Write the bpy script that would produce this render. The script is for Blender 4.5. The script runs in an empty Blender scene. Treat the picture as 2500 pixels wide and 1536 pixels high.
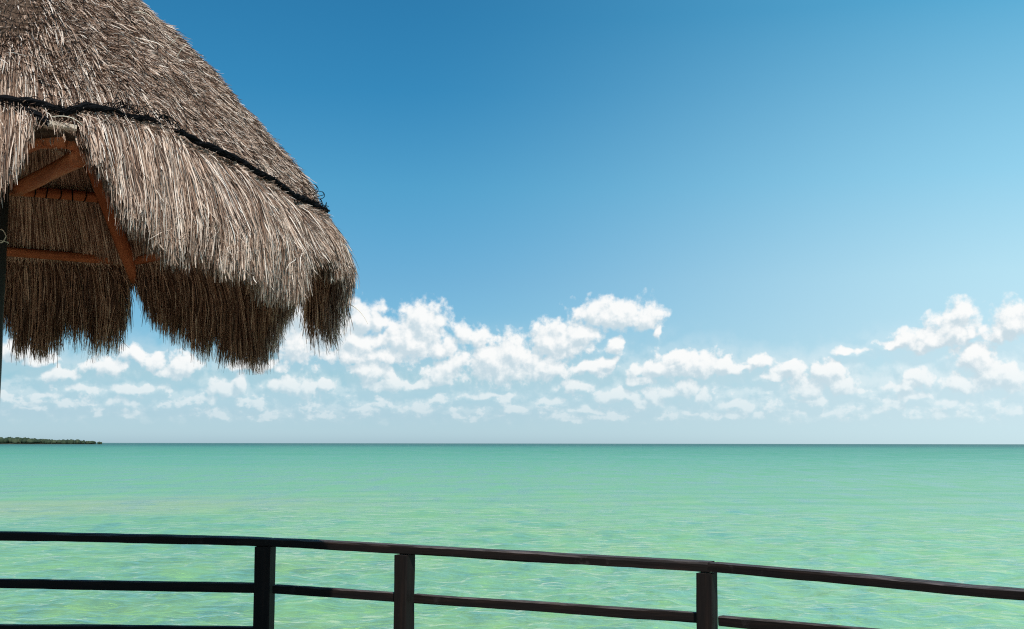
import bpy, bmesh, math, random
import numpy as np
from math import sin, cos, pi, radians, atan2, hypot
from mathutils import Vector, Matrix

random.seed(7)
rng = np.random.default_rng(11)
scn = bpy.context.scene
col = scn.collection

# ------------------------------------------------------------------ camera
EYE = 3.10                       # eye height above the water, deck floor at 1.5
cam = bpy.data.cameras.new('camera')
cam.lens = 42.0; cam.sensor_width = 36.0
cam.clip_start = 0.05; cam.clip_end = 90000
camo = bpy.data.objects.new('camera', cam); col.objects.link(camo)
camo.location = (0, 0, EYE)
camo.rotation_mode = 'QUATERNION'
camo.rotation_quaternion = (Matrix.Rotation(radians(90 + 6.16), 4, 'X') @ Matrix.Rotation(radians(0.09), 4, 'Z')).to_quaternion()
scn.camera = camo
scn.view_settings.view_transform = 'Standard'
scn.view_settings.look = 'None'
scn.view_settings.exposure = 0.0
scn.view_settings.gamma = 1.0
scn.view_settings.use_curve_mapping = False
scn.cycles.filter_width = 1.15
scn.cycles.use_denoising = False
scn.cycles.use_adaptive_sampling = False

# ------------------------------------------------------------------ sun
SUN_EL, SUN_AZ = radians(50), radians(-78)      # azimuth from +X, counter-clockwise
sd = Vector((cos(SUN_EL)*cos(SUN_AZ), cos(SUN_EL)*sin(SUN_AZ), sin(SUN_EL)))
sun = bpy.data.lights.new('sun', 'SUN'); sun.energy = 5.0; sun.angle = radians(0.5)
sun.color = (1.0, 0.95, 0.87)
suno = bpy.data.objects.new('sun', sun); col.objects.link(suno)
suno.rotation_euler = sd.to_track_quat('Z', 'Y').to_euler()

# ------------------------------------------------------------------ node helper
class NT:
    def __init__(s, tree): s.t = tree; s.n = tree.nodes; s.l = tree.links
    def new(s, typ, **kw):
        n = s.n.new(typ)
        for k, v in kw.items(): setattr(n, k, v)
        return n
    def put(s, sock, v):
        if isinstance(v, bpy.types.NodeSocket): s.l.new(v, sock)
        else: sock.default_value = v
    def m(s, op, a, b=None, c=None, clamp=False):
        n = s.n.new('ShaderNodeMath'); n.operation = op; n.use_clamp = clamp
        s.put(n.inputs[0], a)
        if b is not None: s.put(n.inputs[1], b)
        if c is not None: s.put(n.inputs[2], c)
        return n.outputs[0]
    def v(s, op, a, b=None, out=0, scale=None):
        n = s.n.new('ShaderNodeVectorMath'); n.operation = op
        s.put(n.inputs[0], a)
        if b is not None: s.put(n.inputs[1], b)
        if scale is not None: s.put(n.inputs['Scale'], scale)
        return n.outputs[out]
    def comb(s, x, y, z):
        n = s.n.new('ShaderNodeCombineXYZ')
        for i, q in enumerate((x, y, z)): s.put(n.inputs[i], q)
        return n.outputs[0]
    def sep(s, v):
        n = s.n.new('ShaderNodeSeparateXYZ'); s.put(n.inputs[0], v); return n.outputs
    def noise(s, vec, scale, detail=4, rough=0.5, dist=0.0, dim='3D', color=False):
        n = s.n.new('ShaderNodeTexNoise'); n.noise_dimensions = dim
        s.put(n.inputs['Vector'], vec); s.put(n.inputs['Scale'], scale)
        s.put(n.inputs['Detail'], detail); s.put(n.inputs['Roughness'], rough); s.put(n.inputs['Distortion'], dist)
        return n.outputs['Color' if color else 'Fac']
    def smooth(s, x, a, b, c=0.0, d=1.0):
        n = s.n.new('ShaderNodeMapRange'); n.interpolation_type = 'SMOOTHSTEP'
        s.put(n.inputs['Value'], x); s.put(n.inputs['From Min'], a); s.put(n.inputs['From Max'], b)
        s.put(n.inputs['To Min'], c); s.put(n.inputs['To Max'], d)
        return n.outputs[0]
    def lin(s, x, a, b, c=0.0, d=1.0):
        n = s.n.new('ShaderNodeMapRange')
        s.put(n.inputs['Value'], x); s.put(n.inputs['From Min'], a); s.put(n.inputs['From Max'], b)
        s.put(n.inputs['To Min'], c); s.put(n.inputs['To Max'], d)
        return n.outputs[0]
    def mix(s, f, a, b, mode='MIX'):
        n = s.n.new('ShaderNodeMix'); n.data_type = 'RGBA'; n.blend_type = mode
        s.put(n.inputs[0], f); s.put(n.inputs[6], a); s.put(n.inputs[7], b)
        return n.outputs[2]
    def ramp(s, f, stops, interp='LINEAR'):
        n = s.n.new('ShaderNodeValToRGB'); n.color_ramp.interpolation = interp
        e = n.color_ramp.elements
        while len(e) > 1: e.remove(e[0])
        e[0].position = stops[0][0]; e[0].color = (*stops[0][1], 1)
        for p, c in stops[1:]:
            q = e.new(p); q.color = (*c, 1)
        s.put(n.inputs[0], f)
        return n.outputs[0]

# ------------------------------------------------------------------ sky and clouds
# cumulus heaps: azimuth from +Y, elevation, half width, half height (radians), weight
HEAPS = [(0.0872, 0.1075, 0.0294, 0.0123, 1.0),(0.1132, 0.1048, 0.0138, 0.0108, 0.95),(0.0681, 0.1101, 0.0139, 0.008, 0.9),(0.1217, 0.0933, 0.0041, 0.0072, 0.7),(0.0863, 0.0815, 0.009, 0.0094, 0.55),(0.0417, 0.0835, 0.0278, 0.0164, 0.8),(0.0313, 0.0852, 0.0167, 0.0153, 1.0),(0.0592, 0.0921, 0.0156, 0.0153, 0.75),(-0.0141, 0.0679, 0.0279, 0.0201, 1.0),(-0.0002, 0.0748, 0.0174, 0.0154, 1.0),(0.0207, 0.0626, 0.0383, 0.0146, 0.7),(0.0677, 0.0625, 0.0191, 0.0073, 0.85),(0.0799, 0.0677, 0.0076, 0.0065, 0.8),(-0.0753, 0.0989, 0.0191, 0.0175, 1.0),(-0.0856, 0.085, 0.0259, 0.0174, 1.0),(-0.1135, 0.1003, 0.0089, 0.0144, 0.85),(-0.1263, 0.1019, 0.0137, 0.0151, 0.95),(-0.1287, 0.0828, 0.0274, 0.0162, 0.8),(-0.1529, 0.0946, 0.0272, 0.0214, 0.9),(-0.1765, 0.0805, 0.027, 0.0195, 0.8),(-0.0595, 0.0799, 0.0243, 0.0109, 0.7),(-0.0299, 0.088, 0.0146, 0.0102, 0.7),(-0.0421, 0.0922, 0.0104, 0.0088, 0.5),(-0.132, 0.0725, 0.0548, 0.0079, 0.75),(-0.1837, 0.1044, 0.0202, 0.0212, 0.9),(-0.1129, 0.0571, 0.0172, 0.0123, 0.9),(-0.125, 0.0604, 0.0103, 0.0079, 1.0),(-0.0991, 0.0485, 0.0241, 0.008, 0.6),(-0.0593, 0.0573, 0.0191, 0.0124, 0.75),(-0.049, 0.0643, 0.0076, 0.0088, 0.9),(-0.0766, 0.0486, 0.0208, 0.0065, 0.6),(-0.0176, 0.0401, 0.0279, 0.0044, 0.5),(-0.1691, 0.0446, 0.0186, 0.0092, 0.8),(-0.186, 0.0479, 0.0202, 0.0078, 0.75),(-0.1539, 0.0482, 0.0075, 0.0064, 0.7),(0.1418, 0.0638, 0.0256, 0.0122, 0.8),(0.1589, 0.0663, 0.0187, 0.0114, 0.95),(0.1758, 0.0641, 0.0135, 0.0092, 0.9),(0.1178, 0.0605, 0.024, 0.0079, 0.75),(0.2045, 0.0671, 0.0127, 0.0063, 0.65),(0.196, 0.0625, 0.0134, 0.0042, 0.5),(0.1074, 0.053, 0.0172, 0.0051, 0.6),(0.1351, 0.0707, 0.0171, 0.0072, 0.7),(0.052, 0.0487, 0.0146, 0.0055, 0.85),(0.0866, 0.0399, 0.018, 0.008, 0.75),(0.1037, 0.0347, 0.0138, 0.0058, 0.6),(0.1175, 0.0398, 0.0137, 0.0101, 0.6),(0.145, 0.0448, 0.0171, 0.0086, 0.65),(0.1279, 0.0432, 0.0137, 0.0065, 0.6),(0.1585, 0.0413, 0.0102, 0.0089, 0.5),(0.2293, 0.0593, 0.0182, 0.009, 0.8),(0.2587, 0.0555, 0.0146, 0.0116, 1.0),(0.2682, 0.047, 0.0162, 0.0082, 0.8),(0.2421, 0.044, 0.023, 0.0083, 0.65),(0.2159, 0.0544, 0.0133, 0.0049, 0.5),(0.1853, 0.0309, 0.0151, 0.0053, 0.75),(0.2019, 0.025, 0.0074, 0.0042, 0.6),(0.2451, 0.0349, 0.0197, 0.0048, 0.6),(0.2811, 0.0452, 0.0071, 0.0047, 0.6),(0.3616, 0.1026, 0.0104, 0.0103, 1.0),(0.355, 0.0898, 0.019, 0.0122, 1.0),(0.3361, 0.0822, 0.0249, 0.0085, 1.0),(0.314, 0.0791, 0.0158, 0.0046, 0.95),(0.3686, 0.0861, 0.0079, 0.0076, 0.9),(0.4006, 0.0946, 0.0136, 0.0143, 1.0),(0.3883, 0.0854, 0.0114, 0.0075, 0.85),(0.3709, 0.0665, 0.0136, 0.0121, 1.0),(0.384, 0.0533, 0.0195, 0.0119, 0.9),(0.3958, 0.0498, 0.0133, 0.0106, 0.85),(0.3595, 0.0457, 0.0183, 0.0077, 0.75),(0.3257, 0.0528, 0.0131, 0.0092, 0.75),(0.3161, 0.0464, 0.0173, 0.0066, 0.65),(0.3221, 0.038, 0.0188, 0.0053, 0.6),(0.2755, 0.0737, 0.0136, 0.0044, 0.55),(0.3497, 0.0312, 0.0184, 0.0058, 0.5),(0.4007, 0.0258, 0.0118, 0.005, 0.5),(-0.3939, 0.0691, 0.0238, 0.0087, 0.8),(-0.3787, 0.0647, 0.015, 0.0051, 0.75),(-0.3077, 0.0697, 0.012, 0.01, 0.75),(-0.29, 0.065, 0.0122, 0.0087, 0.75),(-0.269, 0.0621, 0.0136, 0.0102, 0.9),(-0.2753, 0.057, 0.0177, 0.0068, 0.8),(-0.3278, 0.0593, 0.0219, 0.0079, 0.7),(-0.3601, 0.0538, 0.0168, 0.007, 0.6),(-0.2342, 0.0441, 0.0158, 0.0097, 0.8),(-0.2261, 0.0509, 0.0066, 0.0083, 0.8),(-0.2454, 0.0355, 0.0164, 0.0048, 0.65),(-0.3068, 0.0415, 0.038, 0.006, 0.45),(-0.3746, 0.0373, 0.0181, 0.0051, 0.45),(-0.3159, 0.0315, 0.0189, 0.0046, 0.6),(-0.3475, 0.0442, 0.0185, 0.0045, 0.4),(-0.3862, 0.0259, 0.0179, 0.0031, 0.4),(-0.203, 0.0614, 0.0201, 0.0056, 0.6),(-0.2231, 0.0628, 0.0166, 0.0049, 0.55),(-0.0764, 0.0279, 0.0208, 0.0044, 0.55),(-0.0002, 0.028, 0.0174, 0.0044, 0.5),(-0.1246, 0.0277, 0.0171, 0.0036, 0.5),(0.0346, 0.0349, 0.0209, 0.0047, 0.5),(0.0657, 0.0262, 0.0243, 0.004, 0.45),(0.148, 0.0225, 0.0204, 0.0036, 0.4),(0.2611, 0.0253, 0.0162, 0.0041, 0.45),(0.2997, 0.0267, 0.0159, 0.004, 0.45)]

def cloud_density(n, p0, heaps, outer):
    # irregular outline of every heap
    wn = n.noise(p0, 48.0, 2, 0.55, color=True, dim='2D')
    w = n.v('MULTIPLY', n.v('SUBTRACT', wn, (0.5, 0.5, 0.5)), (0.017, 0.0136, 0))
    p = n.v('ADD', p0, w)
    s = n.sep(p0)
    # low banks of small puffs all round the horizon
    f2 = n.noise(n.v('MULTIPLY', p0, (46, 74, 0)), 1.0, 4, 0.58, dim='2D')
    band = n.m('MULTIPLY', n.smooth(s[1], 0.006, 0.022), n.smooth(s[1], 0.085, 0.03))
    tot = n.m('ADD', n.m('MULTIPLY', n.m('SUBTRACT', f2, 0.50), 2.6), n.m('MULTIPLY', n.m('SUBTRACT', band, 1.0), 2.0))
    if heaps:
        d = None
        for (a, e, ra, re, wt) in heaps:
            q = n.v('MULTIPLY', n.v('SUBTRACT', p, (a, e, 0)), (1/(ra*1.22), 1/(re*1.18), 0))
            ln = n.v('LENGTH', q, out=1)
            ln = n.m('ADD', ln, (1 - wt) * 0.55)
            d = ln if d is None else n.m('SMOOTH_MIN', d, ln, 0.12)
        tot = n.m('MAXIMUM', n.m('SUBTRACT', 1.0, d), tot)
    if outer:
        # the same kind of heaps outside the frame
        f3 = n.noise(n.v('MULTIPLY', p, (7, 16, 0)), 1.0, 2, 0.5, dim='2D')
        band3 = n.m('MULTIPLY', n.smooth(s[1], 0.02, 0.05), n.smooth(s[1], 0.14, 0.08))
        side = n.smooth(n.m('ABSOLUTE', s[0]), 0.46, 0.56)
        far = n.m('ADD', n.m('MULTIPLY', n.m('SUBTRACT', f3, 0.5), 4.5),
                  n.m('MULTIPLY', n.m('SUBTRACT', n.m('MULTIPLY', band3, side), 1.0), 4.0))
        tot = n.m('MAXIMUM', tot, far)
    # billows
    b1 = n.noise(p0, 105.0, 5, 0.58, dim='2D')
    vo = n.new('ShaderNodeTexVoronoi'); vo.voronoi_dimensions = '2D'; vo.feature = 'SMOOTH_F1'; vo.normalize = True
    n.put(vo.inputs['Vector'], p); n.put(vo.inputs['Scale'], 85.0); n.put(vo.inputs['Detail'], 1.0)
    n.put(vo.inputs['Roughness'], 0.55); n.put(vo.inputs['Smoothness'], 0.35)
    bill = n.m('SUBTRACT', 0.42, vo.outputs['Distance'])
    fine = n.m('ADD', n.m('MULTIPLY', n.m('SUBTRACT', b1, 0.5), 2.1), n.m('MULTIPLY', bill, 1.25))
    return n.m('ADD', tot, n.m('MULTIPLY', fine, 0.54))

world = bpy.data.worlds.new('World'); scn.world = world
world.use_nodes = True
wt = world.node_tree; wt.nodes.clear(); n = NT(wt)
out = n.new('ShaderNodeOutputWorld'); bg = n.new('ShaderNodeBackground')
sky = n.new('ShaderNodeTexSky'); sky.sky_type = 'NISHITA'; sky.sun_disc = False
sky.sun_elevation = SUN_EL
sky.sun_rotation = atan2(sd.x, sd.y)
sky.altitude = 0; sky.air_density = 1.0; sky.dust_density = 0.6; sky.ozone_density = 2.0
tc = n.new('ShaderNodeTexCoord')
dv = n.v('NORMALIZE', tc.outputs['Generated'])
X, Y, Z = n.sep(dv)
hyp = n.m('SQRT', n.m('ADD', n.m('MULTIPLY', X, X), n.m('MULTIPLY', Y, Y)))
el = n.m('ARCTAN2', Z, hyp); az = n.m('ARCTAN2', X, Y)
P = n.comb(az, el, 0)
base = sky.outputs[0]
# the deep polarised blue overhead, paler low down and towards the bright side
tint = n.ramp(n.lin(el, 0, 0.8), [(0.0098, (0.78, 1.1, 1.56)), (0.0295, (0.64, 0.91, 1.3)), (0.0687, (0.5, 0.8, 1.0)), (0.168, (0.43, 0.8, 0.96)), (0.2662, (0.33, 0.88, 1.0)), (0.3643, (0.2, 0.81, 0.99)), (0.4385, (0.18, 0.8, 0.99)), (0.9817, (0.18, 0.76, 0.98))])
skyc = n.mix(1.0, base, tint, 'MULTIPLY')
# bright hazy side of the sky, centred at azimuth 75 deg to the right
side = n.m('MULTIPLY', n.smooth(az, -0.12, 0.52), n.m('MULTIPLY', n.smooth(az, 3.0, 1.8), 0.86))
sidecol = n.ramp(n.lin(el, 0, 0.8), [(0.0, (0.64, 0.83, 0.88)), (0.0654, (0.66, 0.87, 0.95)), (0.168, (0.56, 0.86, 0.97)), (0.2662, (0.35, 0.72, 0.92)), (0.4363, (0.12, 0.46, 0.72)), (0.9817, (0.08, 0.35, 0.62))])
sidecol = n.v('SCALE', sidecol, scale=10.0)
skyc = n.mix(side, skyc, sidecol)
hz = n.smooth(el, 0.0, 0.075)

def cloud_background(k, heaps, outer):
    """one azimuth sector of the cloud band, as a Background closure"""
    g = bpy.data.node_groups.new('cloud_field', 'ShaderNodeTree')
    g.interface.new_socket('Vector', in_out='INPUT', socket_type='NodeSocketVector')
    g.interface.new_socket('Density', in_out='OUTPUT', socket_type='NodeSocketFloat')
    gn = NT(g); gi = gn.new('NodeGroupInput'); go = gn.new('NodeGroupOutput')
    gn.put(go.inputs[0], cloud_density(gn, gi.outputs[0], heaps, outer))
    def cf(vec):
        q = n.new('ShaderNodeGroup'); q.node_tree = g; n.put(q.inputs[0], vec); return q.outputs[0]
    # a copy of the position for every sector keeps its nodes inside its own branch
    Pk = n.comb(az, n.m('ADD', el, 0.0), 0.0)
    d0 = cf(Pk)
    d1 = cf(n.v('ADD', Pk, (0.0026, 0.0068, 0)))
    lit = n.m('ADD', n.m('MULTIPLY', n.m('SUBTRACT', d0, d1), 0.95), 0.54, clamp=True)
    cc = n.mix(n.smooth(lit, 0.10, 1.0), (5.9, 7.1, 7.75, 1), (9.8, 9.85, 9.75, 1))
    cc = n.mix(n.lin(hz, 0, 1, 0.30, 1.0), skyc, cc)          # far clouds sink into the pale air
    alpha = n.m('MULTIPLY', n.smooth(d0, -0.16, 0.46), n.lin(hz, 0, 1, 0.8, 0.97))
    # thin milky veil between the heaps of the bank
    ve = n.m('MULTIPLY', n.m('MULTIPLY', n.smooth(el, 0.0, 0.03), n.smooth(el, 0.11, 0.04)), n.smooth(d0, -1.5, 0.1, 0.0, 0.46))
    alpha = n.m('MAXIMUM', alpha, ve)
    b = n.new('ShaderNodeBackground')
    n.put(b.inputs['Color'], n.mix(alpha, skyc, cc)); b.inputs['Strength'].default_value = 0.10
    return b.outputs[0]

n.put(bg.inputs['Color'], skyc); bg.inputs['Strength'].default_value = 0.10
inband = n.m('MULTIPLY', n.m('GREATER_THAN', el, 0.0), n.m('LESS_THAN', el, 0.17))
def mixsh(f, a, b):
    q = n.new('ShaderNodeMixShader'); n.put(q.inputs[0], f); n.put(q.inputs[1], a); n.put(q.inputs[2], b); return q.outputs[0]
NS, A0S, WS = 14, -0.49, 0.07
leaves = [(-4.0, cloud_background(99, [], True))]
for k in range(NS):
    a0, a1 = A0S + k*WS, A0S + (k+1)*WS
    hs = [h for h in HEAPS if h[0] + h[2]*1.9 + 0.012 > a0 and h[0] - h[2]*1.9 - 0.012 < a1]
    leaves.append((a0, cloud_background(k, hs, k in (0, NS-1))))
leaves.append((A0S + NS*WS, cloud_background(98, [], True)))
def tree(ls):
    if len(ls) == 1: return ls[0][1]
    h = len(ls)//2
    return mixsh(n.m('GREATER_THAN', az, ls[h][0]), tree(ls[:h]), tree(ls[h:]))
sh = mixsh(inband, bg.outputs[0], tree(leaves))
n.l.new(sh, out.inputs[0])
world.cycles.sampling_method = 'MANUAL'; world.cycles.sample_map_resolution = 512

# ------------------------------------------------------------------ mesh helpers
def tag(o, label=None, cat=None, group=None, kind=None):
    if label: o['label'] = label
    if cat: o['category'] = cat
    if group: o['group'] = group
    if kind: o['kind'] = kind
    return o

def link(name, me, mat, parent=None, smooth=False):
    if mat is not None: me.materials.append(mat)
    if smooth: me.shade_smooth()
    o = bpy.data.objects.new(name, me); col.objects.link(o)
    if parent is not None: o.parent = parent
    return o

def empty(name, loc):
    o = bpy.data.objects.new(name, None); o.empty_display_size = 0.2
    o.location = loc; col.objects.link(o)
    return o

def np_mesh(name, V, F):
    """V (n,3), F (m,4) or (m,3) arrays"""
    me = bpy.data.meshes.new(name)
    V = np.ascontiguousarray(V, dtype=np.float32); F = np.ascontiguousarray(F, dtype=np.int32)
    k = F.shape[1]
    me.vertices.add(len(V)); me.vertices.foreach_set('co', V.ravel())
    me.loops.add(F.size); me.loops.foreach_set('vertex_index', F.ravel())
    me.polygons.add(len(F)); me.polygons.foreach_set('loop_start', np.arange(0, F.size, k, dtype=np.int32))
    me.update(calc_edges=True)
    return me

def tube_arrays(P, rad, sides=8, cap=True, seed=0):
    """swept tube through points P (n,3) with radius per point"""
    P = np.asarray(P, float); nP = len(P); rad = np.broadcast_to(np.asarray(rad, float), (nP,))
    T = np.gradient(P, axis=0); T /= np.linalg.norm(T, axis=1)[:, None]
    up = np.array([0, 0, 1.0]) if abs(T[0, 2]) < 0.9 else np.array([1.0, 0, 0])
    V = []
    s = np.cross(T[0], up); s /= np.linalg.norm(s)
    for i in range(nP):
        s = s - T[i]*np.dot(s, T[i]); s /= np.linalg.norm(s); u = np.cross(s, T[i])
        a = np.arange(sides)*2*pi/sides
        V.append(P[i] + rad[i]*(np.cos(a)[:, None]*s + np.sin(a)[:, None]*u))
    V = np.concatenate(V); F = []
    for i in range(nP-1):
        for j in range(sides):
            k = (j+1) % sides
            F.append((i*sides+j, i*sides+k, (i+1)*sides+k, (i+1)*sides+j))
    tri = []
    if cap:
        tri.append(tuple(range(sides))[::-1]); tri.append(tuple((nP-1)*sides+j for j in range(sides)))
    return V, F, tri

def tubes_mesh(name, lst):
    Vs, Fs = [], []; off = 0
    for V, F, C in lst:
        Vs.append(V)
        Fs += [tuple(i+off for i in f) for f in F] + [tuple(i+off for i in f) for f in C]
        off += len(V)
    me = bpy.data.meshes.new(name)
    me.from_pydata(np.concatenate(Vs).tolist(), [], Fs); me.update()
    return me

def hsh(i, k=0):
    return np.modf(np.abs(np.sin(np.asarray(i)*12.9898 + k*78.233 + 3.1)*43758.5453))[0]

def vnoise(x, k=0):
    """smooth 1-D value noise in -1..1"""
    x = np.asarray(x, float); i = np.floor(x); f = x - i; f = f*f*(3-2*f)
    return (hsh(i, k)*(1-f) + hsh(i+1, k)*f)*2 - 1

# ------------------------------------------------------------------ materials
def mat(name):
    m = bpy.data.materials.new(name); m.use_nodes = True; m.node_tree.nodes.clear()
    n = NT(m.node_tree); o = n.new('ShaderNodeOutputMaterial')
    return m, n, o

def principled(n, o, color, rough=0.6, spec=0.5, normal=None):
    b = n.new('ShaderNodeBsdfPrincipled'); n.put(b.inputs['Base Color'], color); n.put(b.inputs['Roughness'], rough)
    n.put(b.inputs['Specular IOR Level'], spec)
    if normal is not None: n.put(b.inputs['Normal'], normal)
    n.l.new(b.outputs[0], o.inputs[0]); return b

def bump(n, h, dist, strength=1.0, normal=None):
    b = n.new('ShaderNodeBump'); n.put(b.inputs['Height'], h); b.inputs['Distance'].default_value = dist
    n.put(b.inputs['Strength'], strength)
    if normal is not None: n.put(b.inputs['Normal'], normal)
    return b.outputs[0]

def wood_mat(name, stops, grain_axis, rough, top=None, spec=0.3):
    """grain stretched along one object axis; top = (colour, amount) of weathering on upward faces"""
    m, n, o = mat(name)
    tc = n.new('ShaderNodeTexCoord')
    sc_ = [26, 26, 26]; sc_[grain_axis] = 1.6
    g = n.v('MULTIPLY', tc.outputs['Object'], tuple(sc_))
    f1 = n.noise(g, 1.0, 6, 0.65, 0.6)
    f2 = n.noise(tc.outputs['Object'], 3.0, 4, 0.6)
    f = n.m('ADD', n.m('MULTIPLY', f1, 0.7), n.m('MULTIPLY', f2, 0.3))
    c = n.ramp(n.lin(f, 0.3, 0.7), stops)
    fine = n.noise(n.v('MULTIPLY', g, (3, 3, 3)), 1.0, 3, 0.7)
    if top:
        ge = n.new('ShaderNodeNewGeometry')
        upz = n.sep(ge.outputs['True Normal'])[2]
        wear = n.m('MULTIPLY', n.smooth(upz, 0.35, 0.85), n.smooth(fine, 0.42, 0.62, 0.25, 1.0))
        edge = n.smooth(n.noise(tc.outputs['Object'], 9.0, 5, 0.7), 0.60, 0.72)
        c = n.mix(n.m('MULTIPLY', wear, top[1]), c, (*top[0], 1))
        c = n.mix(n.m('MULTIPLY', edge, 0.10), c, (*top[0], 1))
    nm = bump(n, n.m('ADD', f1, n.m('MULTIPLY', fine, 0.5)), 0.004, 0.8)
    principled(n, o, c, rough, spec, nm)
    return m

# ------------------------------------------------------------------ the sea
def make_sea():
    # rings: spaced about half a picture row apart near by, opening towards the horizon
    r = [0.6]
    while r[-1] < 14: r.append(r[-1]*1.12)
    while r[-1] < 60: r.append(r[-1] + max(0.055, r[-1]**2/3.1/1194*0.6))
    while r[-1] < 60000: r.append(r[-1]*1.035 if r[-1] > 400 else r[-1]*1.022)
    r = np.array(r)
    th = np.concatenate([np.radians(np.linspace(62, 118, 1050)), np.radians(np.linspace(118, 422, 150))[1:-1]])
    nr, nt = len(r), len(th)
    R_, T_ = np.meshgrid(r, th, indexing='ij')
    x = (R_*np.cos(T_)); y = (R_*np.sin(T_)); z = np.zeros_like(x)
    g = np.random.default_rng(5)
    dr = np.gradient(r)
    for k in range(90):
        lam = 0.45*(7.5/0.45)**(k/89.0)
        a = g.normal(radians(-62), 0.75)                  # the wind blows in from the right
        kx, ky = cos(a)*2*pi/lam, sin(a)*2*pi/lam
        amp = 0.0052*lam**0.72*g.uniform(0.5, 1.3)*(1.0 if lam < 1.6 else 0.55)
        fade = np.clip(lam/(dr*3.0) - 0.6, 0, 1)[:, None]
        fade_t = np.clip(lam/(R_*0.00093*3.0) - 0.6, 0, 1)
        ph = g.uniform(0, 2*pi)
        z += amp*fade*fade_t*np.sin(kx*x + ky*y + ph + 0.5*np.sin(0.11*x*cos(a+1)+0.13*y*sin(a+1)+ph))
    V = np.stack([x, y, z], -1).reshape(-1, 3)
    i = np.arange(nr-1)[:, None]*nt; j = np.arange(nt)[None, :]; j2 = (j+1) % nt
    F = np.stack([i+j, i+nt+j, i+nt+j2, i+j2], -1).reshape(-1, 4)
    F = F[:, ::-1]
    Vc = np.vstack([V, [[0, 0, 0]]])
    me = np_mesh('sea', Vc, F)
    m, n, o = mat('sea_water')
    ge = n.new('ShaderNodeNewGeometry'); pos = ge.outputs['Position']
    px, py, pz = n.sep(pos)
    dist = n.m('SQRT', n.m('ADD', n.m('MULTIPLY', px, px), n.m('MULTIPLY', py, py)))
    # depth of the sea floor grows away from the shore: shallow milky green to open water
    off = n.noise(n.v('MULTIPLY', pos, (0.006, 0.02, 0)), 1.0, 4, 0.55)
    ld = n.m('ADD', n.m('LOGARITHM', n.m('MAXIMUM', dist, 1.0), 10.0), n.m('MULTIPLY', n.m('SUBTRACT', off, 0.5), 0.45))
    body = n.ramp(n.lin(ld, 1.2, 4.2), [(0.0, (0.28, 0.505, 0.17)), (0.12, (0.255, 0.49, 0.185)), (0.22, (0.185, 0.425, 0.22)), (0.40, (0.11, 0.34, 0.23)), (0.56, (0.078, 0.275, 0.205)), (0.62, (0.05, 0.21, 0.17)), (0.70, (0.03, 0.13, 0.125)), (1.0, (0.03, 0.12, 0.12))])
    
    # clouds of stirred-up sand and bluish cloud-shadow patches painted into the water colour
    p1 = n.noise(n.v('MULTIPLY', pos, (0.10, 0.22, 0)), 1.0, 5, 0.6)
    near = n.smooth(dist, 130.0, 25.0)
    body = n.mix(n.m('MULTIPLY', n.smooth(p1, 0.46, 0.66), n.m('MULTIPLY', near, 0.30)), body, (0.33, 0.48, 0.15, 1))
    p2 = n.noise(n.v('ADD', n.v('MULTIPLY', pos, (0.022, 0.075, 0)), (3.7, 1.2, 0)), 1.0, 4, 0.6)
    body = n.mix(n.m('MULTIPLY', n.smooth(p2, 0.50, 0.68), n.m('MULTIPLY', n.smooth(dist, 500.0, 60.0), 0.14)), body, (0.12, 0.40, 0.36, 1))
    bar = n.m('MULTIPLY', n.smooth(n.m('ABSOLUTE', n.m('SUBTRACT', dist, n.m('ADD', 57.0, n.m('MULTIPLY', p1, 12.0)))), 14.0, 2.0), n.smooth(px, -2.0, -22.0))
    body = n.mix(n.m('MULTIPLY', bar, 0.55), body, (0.36, 0.42, 0.22, 1))
    # ripples
    rp = n.v('MULTIPLY', n.v('ADD', pos, n.v('SCALE', n.noise(pos, 0.35, 2, color=True), scale=0.8)), (0.55, 1.10, 0))
    h1 = n.noise(rp, 2.4, 3, 0.5, 0.3)
    h2 = n.noise(rp, 6.5, 4, 0.62, 0.2)
    h = n.m('ADD', n.m('MULTIPLY', h1, 0.55), n.m('MULTIPLY', h2, 0.15))
    # far off, gusts and swell stay readable as long low patches
    h3 = n.noise(n.v('MULTIPLY', pos, (0.12, 0.30, 0)), 1.0, 4, 0.6)
    h = n.m('ADD', n.m('MULTIPLY', h, 0.42), n.m('MULTIPLY', h3, n.smooth(dist, 60.0, 300.0, 0.10, 0.6)))
    nm = bump(n, h, 0.62, 0.95)
    # catspaws: patches of finer and rougher ripples, from metres near by to long bands far off
    g1 = n.noise(n.v('MULTIPLY', pos, (1.1, 0.42, 0)), 1.0, 3, 0.6)
    g2 = n.noise(n.v('MULTIPLY', pos, (0.45, 0.10, 0)), 1.0, 4, 0.65)
    g3 = n.noise(n.v('MULTIPLY', pos, (0.10, 0.016, 0)), 1.0, 5, 0.7)
    gs = n.m('ADD', n.m('MULTIPLY', n.m('SUBTRACT', g1, 0.5), n.smooth(dist, 160.0, 50.0, 0.0, 1.3)), n.m('ADD', n.m('MULTIPLY', n.m('SUBTRACT', g2, 0.5), n.smooth(dist, 30.0, 110.0, 0.6, 4.2)), n.m('MULTIPLY', n.m('SUBTRACT', g3, 0.5), n.smooth(dist, 80.0, 400.0, 0.5, 4.6))))
    body = n.mix(n.m('MULTIPLY', n.m('ADD', gs, 0.0, clamp=True), 0.30), body, (0.07, 0.30, 0.20, 1))  # light and dark of unseen ripple facets put into the body colour
    gust = n.m('MAXIMUM', n.m('ADD', gs, 1.0), 0.1)
    dif = n.new('ShaderNodeBsdfDiffuse'); n.put(dif.inputs['Color'], body); n.put(dif.inputs['Normal'], bump(n, h, 0.10, 0.8))
    gl = n.new('ShaderNodeBsdfGlossy'); gl.inputs['Roughness'].default_value = 0.06
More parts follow.
